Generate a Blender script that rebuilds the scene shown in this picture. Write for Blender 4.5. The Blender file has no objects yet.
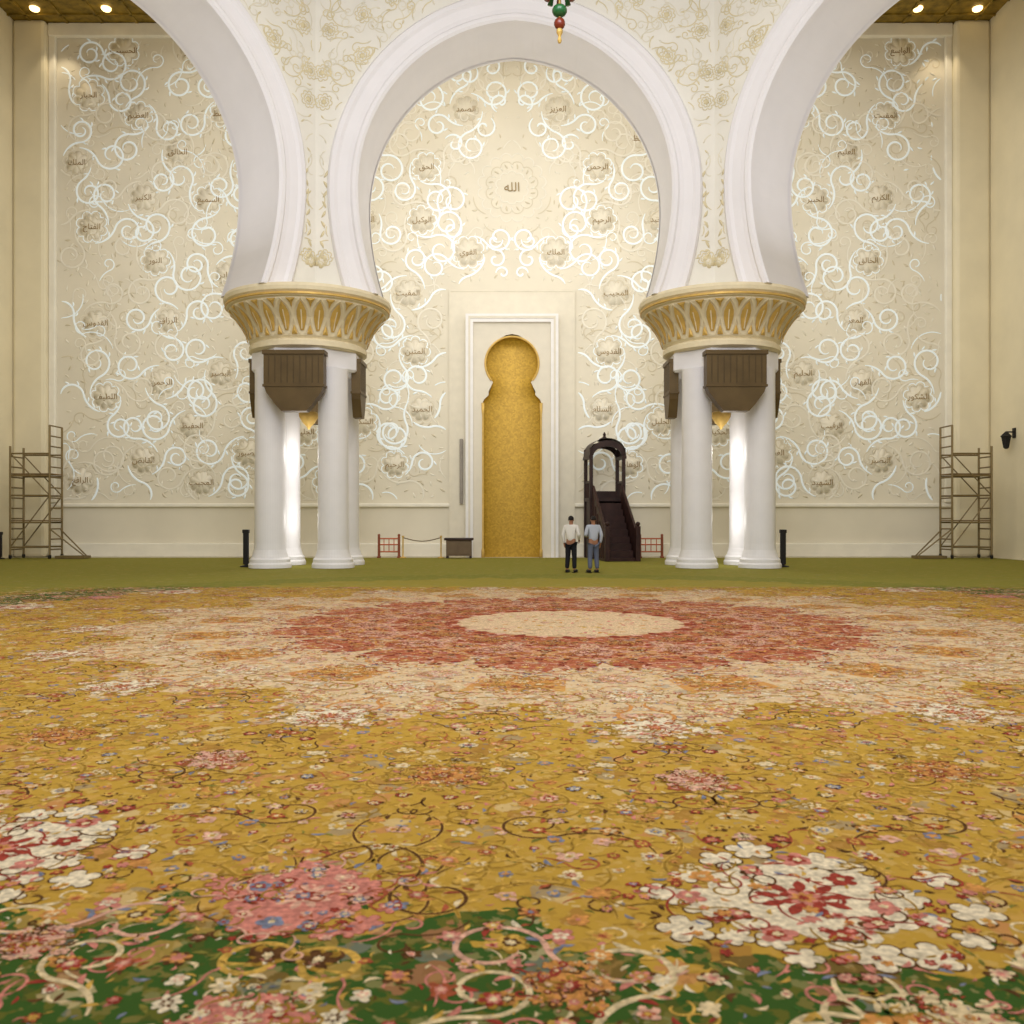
import bpy, bmesh, math, random
import numpy as np
from mathutils import Vector, Matrix
random.seed(7)
pi=math.pi; sin=math.sin; cos=math.cos
sc=bpy.context.scene
COL=sc.collection
try:
    sc.view_settings.view_transform='Standard'
except Exception: pass
ZB=0.018   # everything standing on the carpet

# ---------------------------------------------------------------- helpers
def lin(c):
    o=[]
    for v in c[:3]:
        v=v/255.0
        o.append(v/12.92 if v<=0.04045 else ((v+0.055)/1.055)**2.4)
    return (o[0],o[1],o[2],1.0)
def mat(name,c,rough=0.6,metal=0.0,var=0.12,scale=3.0,emit=0.0,ecol=None,bump=0.0,spec=0.3):
    m=bpy.data.materials.new(name); m.use_nodes=True
    nt=m.node_tree; b=nt.nodes['Principled BSDF']
    b.inputs['Roughness'].default_value=rough
    b.inputs['Metallic'].default_value=metal
    b.inputs['Specular IOR Level'].default_value=spec
    l=lin(c)
    tc=nt.nodes.new('ShaderNodeTexCoord')
    no=nt.nodes.new('ShaderNodeTexNoise'); no.inputs['Scale'].default_value=scale; no.inputs['Detail'].default_value=5
    nt.links.new(tc.outputs['Object'],no.inputs['Vector'])
    r=nt.nodes.new('ShaderNodeValToRGB')
    r.color_ramp.elements[0].position=0.3; r.color_ramp.elements[1].position=0.7
    r.color_ramp.elements[0].color=tuple(max(0,v*(1-var)) for v in l[:3])+(1,)
    r.color_ramp.elements[1].color=tuple(min(1,v*(1+var)) for v in l[:3])+(1,)
    nt.links.new(no.outputs['Fac'],r.inputs['Fac'])
    nt.links.new(r.outputs['Color'],b.inputs['Base Color'])
    if emit>0:
        b.inputs['Emission Color'].default_value=lin(ecol or c)
        b.inputs['Emission Strength'].default_value=emit
    if bump>0:
        bp=nt.nodes.new('ShaderNodeBump'); bp.inputs['Strength'].default_value=bump
        nt.links.new(no.outputs['Fac'],bp.inputs['Height']); nt.links.new(bp.outputs['Normal'],b.inputs['Normal'])
    return m
def setp(o,label=None,category=None,kind=None,group=None,parent=None):
    if label: o['label']=label
    if category: o['category']=category
    if kind: o['kind']=kind
    if group: o['group']=group
    if parent is not None: o.parent=parent
    return o
def empty(name,loc=(0,0,0),rot=0,**k):
    o=bpy.data.objects.new(name,None); o.empty_display_size=0.3
    o.location=loc; o.rotation_euler=(0,0,rot); COL.objects.link(o); return setp(o,**k)
def mkobj(name,verts,faces,mats,midx=None,smooth=False,loc=(0,0,0),**k):
    me=bpy.data.meshes.new(name); me.from_pydata([tuple(v) for v in verts],[],faces)
    if not isinstance(mats,(list,tuple)): mats=[mats]
    for m in mats: me.materials.append(m)
    if midx: me.polygons.foreach_set('material_index',midx)
    if smooth: me.polygons.foreach_set('use_smooth',[True]*len(me.polygons))
    bm=bmesh.new(); bm.from_mesh(me); bmesh.ops.recalc_face_normals(bm,faces=bm.faces); bm.to_mesh(me); bm.free()
    o=bpy.data.objects.new(name,me); o.location=loc; COL.objects.link(o); return setp(o,**k)
class G:
    """primitive collector"""
    def __init__(s): s.v=[]; s.f=[]; s.m=[]
    def add(s,v,f,mi=0,M=None):
        b=len(s.v)
        for p in v:
            s.v.append(tuple(M@Vector(p)) if M is not None else tuple(p))
        for q in f: s.f.append([b+i for i in q]); s.m.append(mi)
    def box(s,x0,x1,y0,y1,z0,z1,mi=0,M=None,bev=0.0):
        v=[(x,y,z) for z in (z0,z1) for y in (y0,y1) for x in (x0,x1)]
        if bev<=0:
            s.add(v,[(0,2,3,1),(4,5,7,6),(0,1,5,4),(1,3,7,5),(3,2,6,7),(2,0,4,6)],mi,M); return
        bm=bmesh.new()
        vs=[bm.verts.new(p) for p in v]
        for q in [(0,2,3,1),(4,5,7,6),(0,1,5,4),(1,3,7,5),(3,2,6,7),(2,0,4,6)]: bm.faces.new([vs[i] for i in q])
        bmesh.ops.bevel(bm,geom=list(bm.edges),offset=bev,segments=2,affect='EDGES',profile=0.5)
        bm.verts.index_update()
        s.add([v.co[:] for v in bm.verts],[[v.index for v in f.verts] for f in bm.faces],mi,M); bm.free()
    def rod(s,a,b,r,n=8,mi=0,r2=None):
        a=Vector(a); b=Vector(b); d=(b-a).normalized(); u=d.orthogonal().normalized(); w=d.cross(u)
        r2=r if r2 is None else r2
        v=[a+(u*cos(2*pi*i/n)+w*sin(2*pi*i/n))*r for i in range(n)]+[b+(u*cos(2*pi*i/n)+w*sin(2*pi*i/n))*r2 for i in range(n)]
        f=[(i,(i+1)%n,n+(i+1)%n,n+i) for i in range(n)]+[list(range(n))[::-1],list(range(n,2*n))]
        s.add(v,f,mi)
    def tube(s,pts,r,n=8,mi=0):
        v=[];f=[]
        for i,p in enumerate(pts):
            a=Vector(pts[max(0,i-1)]);b=Vector(pts[min(len(pts)-1,i+1)]); d=(b-a).normalized()
            u=d.cross(Vector((0,1,0))); u=(d.orthogonal() if u.length<1e-3 else u).normalized(); w=d.cross(u)
            for k in range(n): v.append(Vector(p)+(u*cos(2*pi*k/n)+w*sin(2*pi*k/n))*r)
        for i in range(len(pts)-1):
            for k in range(n): f.append((i*n+k,i*n+(k+1)%n,(i+1)*n+(k+1)%n,(i+1)*n+k))
        f.append(list(range(n))); f.append([(len(pts)-1)*n+k for k in range(n)])
        s.add(v,f,mi)
    def lathe(s,prof,c=(0,0,0),n=48,mi=0,a0=0.0,sq=None):
        v=[];f=[]
        for (r,z) in prof:
            for i in range(n):
                a=a0+2*pi*i/n
                v.append((c[0]+r*cos(a),c[1]+r*sin(a),c[2]+z))
        for j in range(len(prof)-1):
            for i in range(n):
                f.append((j*n+i,j*n+(i+1)%n,(j+1)*n+(i+1)%n,(j+1)*n+i))
        f.append(list(range(n))[::-1]); f.append([(len(prof)-1)*n+i for i in range(n)])
        s.add(v,f,mi)
    def prism(s,poly,y0,y1,mi=0,M=None):
        n=len(poly)
        v=[(p[0],y0,p[1]) for p in poly]+[(p[0],y1,p[1]) for p in poly]
        f=[list(range(n)),list(range(n,2*n))[::-1]]+[(i,(i+1)%n,n+(i+1)%n,n+i) for i in range(n)]
        s.add(v,f,mi,M)
    def ball(s,c,r,mi=0,n=14,sc_=(1,1,1)):
        v=[];f=[];k=n//2
        for j in range(k+1):
            t=pi*j/k
            for i in range(n):
                a=2*pi*i/n
                v.append((c[0]+r*sc_[0]*sin(t)*cos(a),c[1]+r*sc_[1]*sin(t)*sin(a),c[2]+r*sc_[2]*cos(t)))
        for j in range(k):
            for i in range(n): f.append((j*n+i,j*n+(i+1)%n,(j+1)*n+(i+1)%n,(j+1)*n+i))
        s.add(v,f,mi)
    def obj(s,name,mats,smooth=False,loc=(0,0,0),**k):
        return mkobj(name,s.v,s.f,mats,s.m,smooth,loc,**k)

class MB:
    """flat relief motif builder in (u,v,h)"""
    def __init__(s): s.V=[];s.T=[];s.I=[]
    def fan(s,ring,c,h,dome,skirt,mi):
        h+=random.uniform(0,.00025)
        b=len(s.V);n=len(ring)
        s.V.append((c[0],c[1],h+dome))
        for p in ring: s.V.append((p[0],p[1],h))
        for i in range(n): s.T.append((b,b+1+i,b+1+(i+1)%n)); s.I.append(mi)
        if skirt>0:
            e=len(s.V)
            for p in ring: s.V.append((p[0],p[1],h-skirt))
            for i in range(n):
                j=(i+1)%n
                s.T.append((b+1+i,e+i,e+j)); s.T.append((b+1+i,e+j,b+1+j)); s.I+= [mi,mi]
    def ring(s,cx,cy,r,rot,n,seg=6,deep=.3,jit=0.0):
        js=[1+random.uniform(-jit,jit) for _ in range(n)]; out=[]
        for i in range(n*seg):
            t=2*pi*i/(n*seg); q=abs(sin(n*t/2))**0.6
            rr=r*((1-deep)+deep*q)*(1+(js[i//seg]-1)*q)
            out.append((cx+rr*cos(t+rot),cy+rr*sin(t+rot)))
        return out
    def flower(s,cx,cy,r,rot,n,layers,h=0.002,dh=0.0004,dome=0.0,skirt=0.0,seg=5,deep=0.3,jit=0.0):
        for k,(fr,mi) in enumerate(layers):
            s.fan(s.ring(cx,cy,r*fr,rot+k*.3,n,seg,deep,jit),(cx,cy),h+k*dh,dome,skirt,mi)
    def leaf(s,cx,cy,a,L,W,mi,h=0.002,skirt=0.0,dome=0.0,bend=0.15):
        ca,sa=cos(a),sin(a)
        pts=[(-.5,0),(-.25,.38),(0.05,.5),(.3,.3),(.5,0),(.3,-.28),(0.05,-.42),(-.25,-.3)]
        ring=[]
        for x,y in pts:
            y2=y*W+bend*L*(x*x)*2
            ring.append((cx+ca*x*L-sa*y2,cy+sa*x*L+ca*y2))
        s.fan(ring,(cx,cy),h,dome,skirt,mi)
    def ribbon(s,pts,w,mi,h=0.0015,dome=0.0,taper=True,skirt=0.0):
        n=len(pts)
        if n<2: return
        h+=random.uniform(0,.0002)
        b=len(s.V)
        for i,p in enumerate(pts):
            q0=pts[max(0,i-1)];q1=pts[min(n-1,i+1)]
            dx,dy=q1[0]-q0[0],q1[1]-q0[1];l=math.hypot(dx,dy) or 1
            nx,ny=-dy/l,dx/l
            ww=w*(0.35+0.65*min(1,2.5*sin(pi*min(1,max(0,(i+0.5)/n))))) if taper else w
            s.V.append((p[0]+nx*ww/2,p[1]+ny*ww/2,h-skirt)); s.V.append((p[0],p[1],h+dome)); s.V.append((p[0]-nx*ww/2,p[1]-ny*ww/2,h-skirt))
        for i in range(n-1):
            a=b+3*i
            for q in (0,1):
                s.T.append((a+q,a+q+1,a+q+4)); s.T.append((a+q,a+q+4,a+q+3)); s.I+=[mi,mi]
    def arrays(s): return np.array(s.V,dtype=np.float64),np.array(s.T,dtype=np.int64),np.array(s.I,dtype=np.int64)
def tri_obj(name,V,T,I,mats,**k):
    me=bpy.data.meshes.new(name)
    me.vertices.add(len(V)); me.vertices.foreach_set('co',V.astype(np.float32).ravel())
    me.loops.add(len(T)*3); me.loops.foreach_set('vertex_index',T.astype(np.int32).ravel())
    me.polygons.add(len(T)); me.polygons.foreach_set('loop_start',np.arange(0,len(T)*3,3,dtype=np.int32))
    for m in mats: me.materials.append(m)
    me.polygons.foreach_set('material_index',I.astype(np.int32))
    me.update(calc_edges=True); me.validate()
    o=bpy.data.objects.new(name,me); COL.objects.link(o); return setp(o,**k)
def spiral(cx,cy,a0,r0,turns,sgn,n=26,pw=1.0):
    return [(cx+r0*(1-(i/n)**pw*0.82)*cos(a0+sgn*2*pi*turns*i/n),cy+r0*(1-(i/n)**pw*0.82)*sin(a0+sgn*2*pi*turns*i/n)) for i in range(n+1)]
def scroll(x,y,a,sg,R1,arc,R2,turns,ds=.07,tight=.72):
    """arabesque: an arc of radius R1 that reverses into a tightening curl"""
    pts=[(x,y)]; n1=max(3,int(arc*R1/ds))
    for i in range(n1):
        a+=sg*ds/R1; x+=ds*cos(a); y+=ds*sin(a); pts.append((x,y))
    th=0
    while th<2*pi*turns and len(pts)<400:
        f=th/(2*pi*turns); R=R2*(1-tight*f); st=min(ds,R*.3)
        a-=sg*st/R; th+=st/R; x+=st*cos(a); y+=st*sin(a); pts.append((x,y))
    return pts
def poisson(fn,n,dmin,tries,exist=None):
    P=[] ; A=np.zeros((0,2))
    for _ in range(tries):
        p=fn()
        if p is None: continue
        if len(A) and ((A-np.array(p))**2).sum(1).min()<dmin*dmin: continue
        P.append(p); A=np.vstack([A,[p]])
        if len(P)>=n: break
    return P

F=900.0; HZ=520.0; CH=1.6
def X(px,d): return (px-512)*d/F
def Z(py,d): return CH+(HZ-py)*d/F

# ---------------------------------------------------------------- camera
cam=bpy.data.cameras.new('camera'); co=bpy.data.objects.new('camera',cam); COL.objects.link(co)
co.location=(0,0,CH); co.rotation_euler=(pi/2,0,0)
cam.sensor_width=36; cam.lens=36*F/1024; cam.shift_y=8/1024; cam.clip_end=200
cam.dof.use_dof=True; cam.dof.focus_distance=26; cam.dof.aperture_fstop=2.8
sc.camera=co

# ---------------------------------------------------------------- materials
m_marble=mat('white_marble',(236,234,236),0.45,var=0.03,scale=1.5)
m_arch=mat('arch_marble',(241,239,243),0.5,var=0.02,scale=1.0)
m_wall=mat('cream_wall_marble',(226,218,198),0.6,var=0.05,scale=0.6)
m_relief=mat('cream_relief',(237,231,215),0.6,var=0.04,scale=2)
m_relief2=mat('tan_relief',(214,203,177),0.6,var=0.06,scale=2)
m_ros=mat('rosette_relief',(231,223,203),0.6,var=0.03,scale=2)
m_spand=mat('spandrel_marble',(240,237,228),0.6,var=0.03,scale=1)
m_sprel=mat('spandrel_relief_pale',(232,226,208),0.6,var=0.06,scale=2)
m_sprel2=mat('spandrel_relief_gold',(224,212,176),0.55,var=0.08,scale=2)
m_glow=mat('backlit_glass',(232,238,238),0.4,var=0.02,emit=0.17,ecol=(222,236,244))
m_callig=mat('gilded_letters',(150,124,76),0.5,metal=0.1)
m_gold=mat('gold_leaf',(216,180,100),0.45,metal=0.25,var=0.12,scale=4)
m_goldpale=mat('pale_gold',(226,210,168),0.5,metal=0.05,var=0.06,scale=4)
m_cap=mat('capital_cream',(236,223,190),0.5,var=0.05,scale=3)
m_bronze=mat('dark_bronze',(98,80,50),0.45,metal=0.3,var=0.15,scale=2)
m_bronze2=mat('bronze_grille',(86,70,44),0.5,metal=0.3)
m_black=mat('black_metal',(28,26,26),0.5)
m_wood=mat('dark_wood',(48,30,26),0.45,var=0.3,scale=4)
m_wood2=mat('red_wood',(52,30,26),0.45,var=0.3,scale=4)
m_scaf=mat('scaffold_metal',(130,112,76),0.5,metal=0.4)
m_plank=mat('plank_wood',(120,96,60),0.7,var=0.2)
m_sidewall=mat('side_wall_marble',(230,219,188),0.6,var=0.05,scale=0.7)
m_ceil=mat('gilded_ceiling',(140,116,44),0.5,metal=0.2,var=0.4,scale=3.5)

def mosaic():
    m=bpy.data.materials.new('gold_mosaic'); m.use_nodes=True; nt=m.node_tree; b=nt.nodes['Principled BSDF']
    tc=nt.nodes.new('ShaderNodeTexCoord'); v=nt.nodes.new('ShaderNodeTexVoronoi'); v.inputs['Scale'].default_value=14
    nt.links.new(tc.outputs['Object'],v.inputs['Vector'])
    r=nt.nodes.new('ShaderNodeValToRGB'); r.color_ramp.elements[0].color=lin((172,134,38)); r.color_ramp.elements[1].color=lin((198,158,52))
    s=nt.nodes.new('ShaderNodeSeparateColor'); nt.links.new(v.outputs['Color'],s.inputs['Color'])
    nt.links.new(s.outputs['Red'],r.inputs['Fac']); nt.links.new(r.outputs['Color'],b.inputs['Base Color'])
    b.inputs['Metallic'].default_value=0.3; b.inputs['Roughness'].default_value=0.45
    return m
m_mosaic=mosaic()

# ---------------------------------------------------------------- floor and carpet
CX,CY=0.9,14.0
CT=0.008
NS=17; PH0=0.028; HW=NS/2
g=G(); g.box(-23,23,-3,40,-0.2,0.0)
m_floor=mat('floor_marble',(200,190,160),0.4)
g.obj('floor',m_floor,kind='structure')

def carpet_mat():
    m=bpy.data.materials.new('carpet_field'); m.use_nodes=True; nt=m.node_tree; b=nt.nodes['Principled BSDF']
    b.inputs['Roughness'].default_value=0.95; b.inputs['Specular IOR Level'].default_value=0.05
    L=nt.links
    def M(op,a,b_=None,c=None):
        n=nt.nodes.new('ShaderNodeMath'); n.operation=op
        for i,x in enumerate((a,b_,c)):
            if x is None: continue
            if isinstance(x,(int,float)): n.inputs[i].default_value=x
            else: L.new(x,n.inputs[i])
        return n.outputs[0]
    def mix(f,a,c):
        n=nt.nodes.new('ShaderNodeMix'); n.data_type='RGBA'
        if isinstance(f,(int,float)): n.inputs[0].default_value=f
        else: L.new(f,n.inputs[0])
        for i,x in ((6,a),(7,c)):
            if isinstance(x,tuple): n.inputs[i].default_value=x
            else: L.new(x,n.inputs[i])
        return n.outputs[2]
    tc=nt.nodes.new('ShaderNodeTexCoord'); sp=nt.nodes.new('ShaderNodeSeparateXYZ'); L.new(tc.outputs['Object'],sp.inputs[0])
    x=M('SUBTRACT',sp.outputs[0],CX); y=M('SUBTRACT',sp.outputs[1],CY)
    no=nt.nodes.new('ShaderNodeTexNoise'); no.inputs['Scale'].default_value=2.6; no.inputs['Detail'].default_value=4; L.new(tc.outputs['Object'],no.inputs['Vector'])
    r0=M('SQRT',M('ADD',M('MULTIPLY',x,x),M('MULTIPLY',y,y)))
    amp=M('MINIMUM',M('MULTIPLY',M('MAXIMUM',M('SUBTRACT',r0,3.0),0.3),0.4),1.3)
    wob=M('MULTIPLY',M('SUBTRACT',no.outputs['Fac'],0.5),amp)
    r=M('ADD',r0,wob)
    ph=M('ARCTAN2',x,M('MULTIPLY',y,-1.0))
    ph=M('SUBTRACT',ph,PH0)
    c9=M('COSINE',M('MULTIPLY',ph,HW)); c2=M('MULTIPLY',c9,c9)
    s9=M('ABSOLUTE',M('SINE',M('MULTIPLY',ph,HW)))
    fine=M('ABSOLUTE',M('SINE',M('MULTIPLY',ph,HW*3)))
    fl=M('MULTIPLY',fine,0.25)
    def above(b_): return M('GREATER_THAN',r,b_)
    def vor(scale,cols,thr):
        v=nt.nodes.new('ShaderNodeTexVoronoi'); v.inputs['Scale'].default_value=scale
        nn=nt.nodes.new('ShaderNodeTexNoise'); nn.inputs['Scale'].default_value=scale*1.2; L.new(tc.outputs['Object'],nn.inputs['Vector'])
        vm=nt.nodes.new('ShaderNodeVectorMath'); vm.operation='MULTIPLY_ADD'; L.new(nn.outputs['Color'],vm.inputs[0]); vm.inputs[1].default_value=(1.4/scale,)*3; L.new(tc.outputs['Object'],vm.inputs[2])
        L.new(vm.outputs[0],v.inputs['Vector'])
        s=nt.nodes.new('ShaderNodeSeparateColor'); L.new(v.outputs['Color'],s.inputs['Color'])
        rp=nt.nodes.new('ShaderNodeValToRGB'); rp.color_ramp.interpolation='CONSTANT'
        e=rp.color_ramp.elements; e[0].color=lin(cols[0]); e[1].color=lin(cols[1]); e[1].position=1/len(cols)
        for i,cc in enumerate(cols[2:]):
            q=e.new((i+2)/len(cols)); q.color=lin(cc)
        L.new(s.outputs['Red'],rp.inputs['Fac'])
        return rp.outputs['Color'],M('GREATER_THAN',s.outputs['Green'],thr)
    GOLD=lin((186,149,62)); CREAM=lin((212,186,148)); RUST=lin((168,92,66)); GREEN=lin((60,90,38)); INNER=lin((202,172,136)); OL=lin((134,130,58)); PK=lin((200,146,112))
    col=mix(M('GREATER_THAN',r0,1.75),INNER,RUST)
    rb=M('ADD',2.55,M('MULTIPLY',s9,0.5))
    col=mix(M('MULTIPLY',above(rb),M('LESS_THAN',r,M('ADD',rb,0.28))),col,PK)
    rb3=M('ADD',3.3,M('MULTIPLY',c2,0.4))
    col=mix(M('MULTIPLY',above(rb3),M('LESS_THAN',r,M('ADD',rb3,0.14))),col,PK)
    col=mix(above(M('ADD',3.95,M('ADD',M('MULTIPLY',s9,0.45),fl))),col,CREAM)
    blob=M('MULTIPLY',M('GREATER_THAN',s9,0.75),M('MULTIPLY',M('GREATER_THAN',r,5.0),M('LESS_THAN',r,5.7)))
    col=mix(blob,col,lin((200,146,84)))
    col=mix(above(M('ADD',6.1,M('ADD',M('MULTIPLY',c2,1.3),fl))),col,GOLD)
    col=mix(M('MULTIPLY',M('MULTIPLY',above(6.9),M('LESS_THAN',r,7.25)),M('GREATER_THAN',c2,0.35)),col,GOLD)
    col=mix(above(M('ADD',10.35,M('ADD',M('MULTIPLY',c2,0.25),fl))),col,GREEN)
    col=mix(above(12.4),col,OL)
    sc1,f1=vor(7,[(148,98,56),(216,194,150),(204,160,84),(140,136,130),(196,124,96)],0.8)
    n_in=M('GREATER_THAN',r,1.8)
    col=mix(M('MULTIPLY',M('MULTIPLY',f1,n_in),0.5),col,sc1)
    sc2,f2=vor(22,[(116,82,40),(216,188,132),(160,124,50),(198,156,92)],0.6)
    col=mix(M('MULTIPLY',f2,0.25),col,sc2)
    # the outer olive border strip at the qibla end of the carpet
    yy=sp.outputs[1]
    bf=M('MULTIPLY',M('MINIMUM',M('MAXIMUM',M('MULTIPLY',M('SUBTRACT',M('ADD',yy,M('MULTIPLY',wob,2.0)),20.6),0.9),0.0),1.0),0.8)
    col=mix(bf,col,OL)
    n2=nt.nodes.new('ShaderNodeTexNoise'); n2.inputs['Scale'].default_value=60; n2.inputs['Detail'].default_value=4; L.new(tc.outputs['Object'],n2.inputs['Vector'])
    bp=nt.nodes.new('ShaderNodeBump'); bp.inputs['Strength'].default_value=0.3; bp.inputs['Distance'].default_value=0.01
    L.new(n2.outputs['Fac'],bp.inputs['Height']); L.new(bp.outputs['Normal'],b.inputs['Normal'])
    L.new(col,b.inputs['Base Color'])
    return m
g=G(); g.box(-21.0,20.2,-2,38.0,0.001,CT)
carpet=g.obj('carpet',carpet_mat(),label='vast hand-knotted floral carpet with round rust medallion on gold field',category='carpet')

cc={'cream':(212,192,152),'white':(218,204,176),'pink':(196,126,112),'red':(150,62,50),'rust':(162,86,58),'orange':(196,138,76),
    'gold':(196,158,76),'dgold':(154,120,48),'brown':(92,62,36),'blue':(122,128,148),'green':(58,92,40),'olive':(122,118,54),'lpink':(208,162,140),'dred':(134,60,46),'beige':(206,178,142)}
ck=list(cc); cm=[mat('pile_'+k,cc[k],0.95,var=0.36,scale=34,spec=0.05) for k in ck]
ci={k:i for i,k in enumerate(ck)}
mb=MB(); mf=MB()
def pol(r,ph): return (r*sin(ph),-r*cos(ph))
W10=pi/NS
def zone(r,ph):
    c2=cos(HW*ph)**2
    if r<1.75: return 'inner'
    if r<4.2: return 'rust'
    if r<6.2+c2*1.3: return 'cream'
    if r<10.45+c2*0.25: return 'gold'
    if r<12.5: return 'green'
    return 'olive'
pal={'rust':['rust','dred','orange','red','pink','dred','brown','lpink','cream'],
 'cream':['white','pink','orange','gold','lpink','cream','rust','lpink','white','white'],
 'gold':['cream','rust','pink','orange','gold','dgold','red','orange','blue','cream','lpink','gold','gold'],
 'green':['pink','cream','red','lpink','orange','white','rust','pink','gold','brown'],
 'olive':['gold','cream','dgold','orange','olive']}
leafpal={'rust':['red','dred','rust','lpink','orange','dred','cream','orange'],
 'cream':['gold','lpink','orange','blue','white','white','cream','pink','white','rust'],
 'gold':['brown','dgold','cream','blue','orange','rust','olive','gold','gold','dgold','gold','gold','pink','dgold'],
 'green':['cream','blue','pink','gold','green','white','red','pink','gold','olive','brown'],'olive':['olive','gold','olive','green','dgold']}
def wedge_pt(r0,r1):
    def f():
        r=math.sqrt(random.uniform(r0*r0,r1*r1)); ph=random.uniform(0.0,W10)
        return pol(r,ph)
    return f
def rp(p): return math.hypot(*p), math.atan2(p[0],-p[1])
def cluster(cx,cy,R,bg,cols,edge,sx=1.0,dens=1.0):
    """irregular floral patch: overlapping lobed petals carrying small blossoms"""
    def P(a,d): return cx+d*cos(a)*sx,cy+d*sin(a)
    m=22
    for k in range(m):
        a=2*pi*k/m+random.uniform(-.15,.15); d=R*random.uniform(.5,.95); x,y=P(a,d); r_=R*random.uniform(.11,.19); ro=random.uniform(0,6)
        mf.flower(x,y,r_*1.1,ro,5,[(1,ci[edge])],h=0.0017,deep=.45)
        mf.flower(x,y,r_,ro,5,[(1.0,ci[bg])],h=0.0022,deep=.45)
    for k in range(8):
        x,y=P(k*pi/4,R*.4); mf.flower(x,y,R*.3,k,7,[(1,ci[bg])],h=0.0020,deep=.3,jit=.25)
    mf.flower(cx,cy,R*.4,.4,9,[(1,ci[bg])],h=.0021)
    for k in range(9):
        x,y=P(2*pi*k/9,R*.2); mf.leaf(x,y,2*pi*k/9,R*.2,R*.1,ci[cols[0]],h=.0027,bend=0)
    mf.flower(cx,cy,R*.16,.4,7,[(1,ci[cols[0]]),(.75,ci[cols[1]]),(.5,ci[cols[2]]),(.25,ci[cols[0]])],h=0.0032,deep=.4,jit=.2)
    for k in range(11):
        x,y=P(2*pi*k/11+.2,R*random.uniform(.42,.7)); r_=R*random.uniform(.08,.13)
        c1=random.choice(cols); mf.flower(x,y,r_,k,5,[(1,ci['brown' if k%3==0 else c1]),(.86,ci[c1]),(.58,ci[random.choice(cols)]),(.3,ci['cream'])],h=.0031,deep=.4,jit=.25)
    for k in range(int(110*dens)):
        a=random.uniform(0,6.28); d=R*math.sqrt(random.uniform(.03,1.0)); x,y=P(a,d)
        if random.random()<.3:
            mf.flower(x,y,R*random.uniform(.03,.06),a,5,[(1,ci[random.choice(cols)]),(.5,ci[random.choice(cols)])],h=0.0040,deep=.45,jit=.2)
        else:
            mf.leaf(x,y,random.uniform(0,6.28),R*random.uniform(.07,.14),R*random.uniform(.025,.045),ci[random.choice(cols+['dgold','blue',edge,'gold','rust'])],h=0.0028,bend=random.uniform(-.5,.5))
    for k in range(22):
        a=random.uniform(0,6.28); x,y=P(a,R*random.uniform(.25,.85))
        mf.ribbon(scroll(x,y,random.uniform(0,6.28),random.choice((-1,1)),R*.25,1.3,R*.11,.9,ds=.02),.011,ci[random.choice((edge,'dgold',cols[0]))],h=.0034)
feat=[]
def cl(r,ph,R,*a,**k):
    p=pol(r,ph); cluster(p[0],p[1],R,*a,**k); feat.append((p,R))
cl(10.22,0.004,0.62,'white',['red','pink','orange'],'brown',sx=1.2,dens=1.5)
cl(10.35,W10-.016,0.44,'pink',['lpink','red','blue'],'rust')
cl(8.5,W10,0.26,'orange',['dred','cream','rust'],'dgold')
cl(8.5,0.0,0.26,'lpink',['rust','red','cream'],'brown')
cl(7.1,0,0.38,'white',['rust','orange','pink'],'dgold')
cl(6.5,W10*.5,0.30,'cream',['pink','gold','orange'],'gold'); cl(6.5,-W10*.5,0.30,'cream',['pink','gold','orange'],'gold')
cl(5.9,0,0.32,'white',['pink','cream','orange'],'gold')
cl(5.2,W10,0.34,'orange',['cream','rust','gold'],'dgold')
cl(5.0,0,0.28,'lpink',['white','pink','orange'],'gold')
cl(11.25,0.02,0.26,'cream',['pink','red','orange'],'green')
cl(11.3,W10,0.26,'pink',['cream','red','white'],'green')
cl(10.95,W10*.5,0.17,'lpink',['red','orange','cream'],'brown'); cl(10.95,-W10*.5,0.17,'orange',['red','pink','cream'],'brown')
cl(3.2,0,0.32,'lpink',['dred','rust','orange'],'dred')
cl(2.4,W10,0.2,'orange',['dred','cream','red'],'dred')
def infeat(p,s=0.9): return any(math.hypot(abs(p[0])-abs(q[0]),p[1]-q[1])<R*s for q,R in feat)
for p in poisson(wedge_pt(1.9,12.6),500,0.44,9000):
    r,ph=rp(p); z=zone(r,ph)
    if infeat(p,.7): continue
    sg=random.choice((-1,1))
    c={'gold':random.choice(['brown','dgold','dgold','brown']),'cream':random.choice(['dgold','orange','rust']),'rust':random.choice(['lpink','orange','cream']),'green':random.choice(['gold','cream','lpink'])}.get(z,'brown')
    R=random.uniform(.15,.26)
    pts=scroll(p[0],p[1],random.uniform(0,6.28),sg,R*1.3,random.uniform(1.2,2.4),R*.85,1.05,ds=.03,tight=.62)
    w_=random.uniform(.012,.019)
    mb.ribbon(pts,w_*1.9,ci['gold' if z=='gold' else c],h=0.0010); mb.ribbon(pts,w_,ci[c],h=0.0014)
    q=pts[-1]; a,b_=random.choice(pal[z]),random.choice(pal[z])
    mb.flower(q[0],q[1],random.uniform(.045,.08),random.uniform(0,6),random.choice((5,6)),[(1,ci['dgold'] if z!='rust' else ci['dred']),(.88,ci[a]),(.58,ci[b_]),(.28,ci['cream'])],h=.0022,deep=.42,jit=.2)
    for j in range(4,len(pts)-4,4):
        q=pts[j];q2=pts[j+1]; aa=math.atan2(q2[1]-q[1],q2[0]-q[0]); s2=1 if (j//4)%2 else -1
        mb.leaf(q[0]+.035*cos(aa+s2*1.2),q[1]+.035*sin(aa+s2*1.2),aa+s2*.8,0.08,0.03,ci[random.choice(leafpal[z])],h=0.0018,bend=.3*s2)
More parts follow.
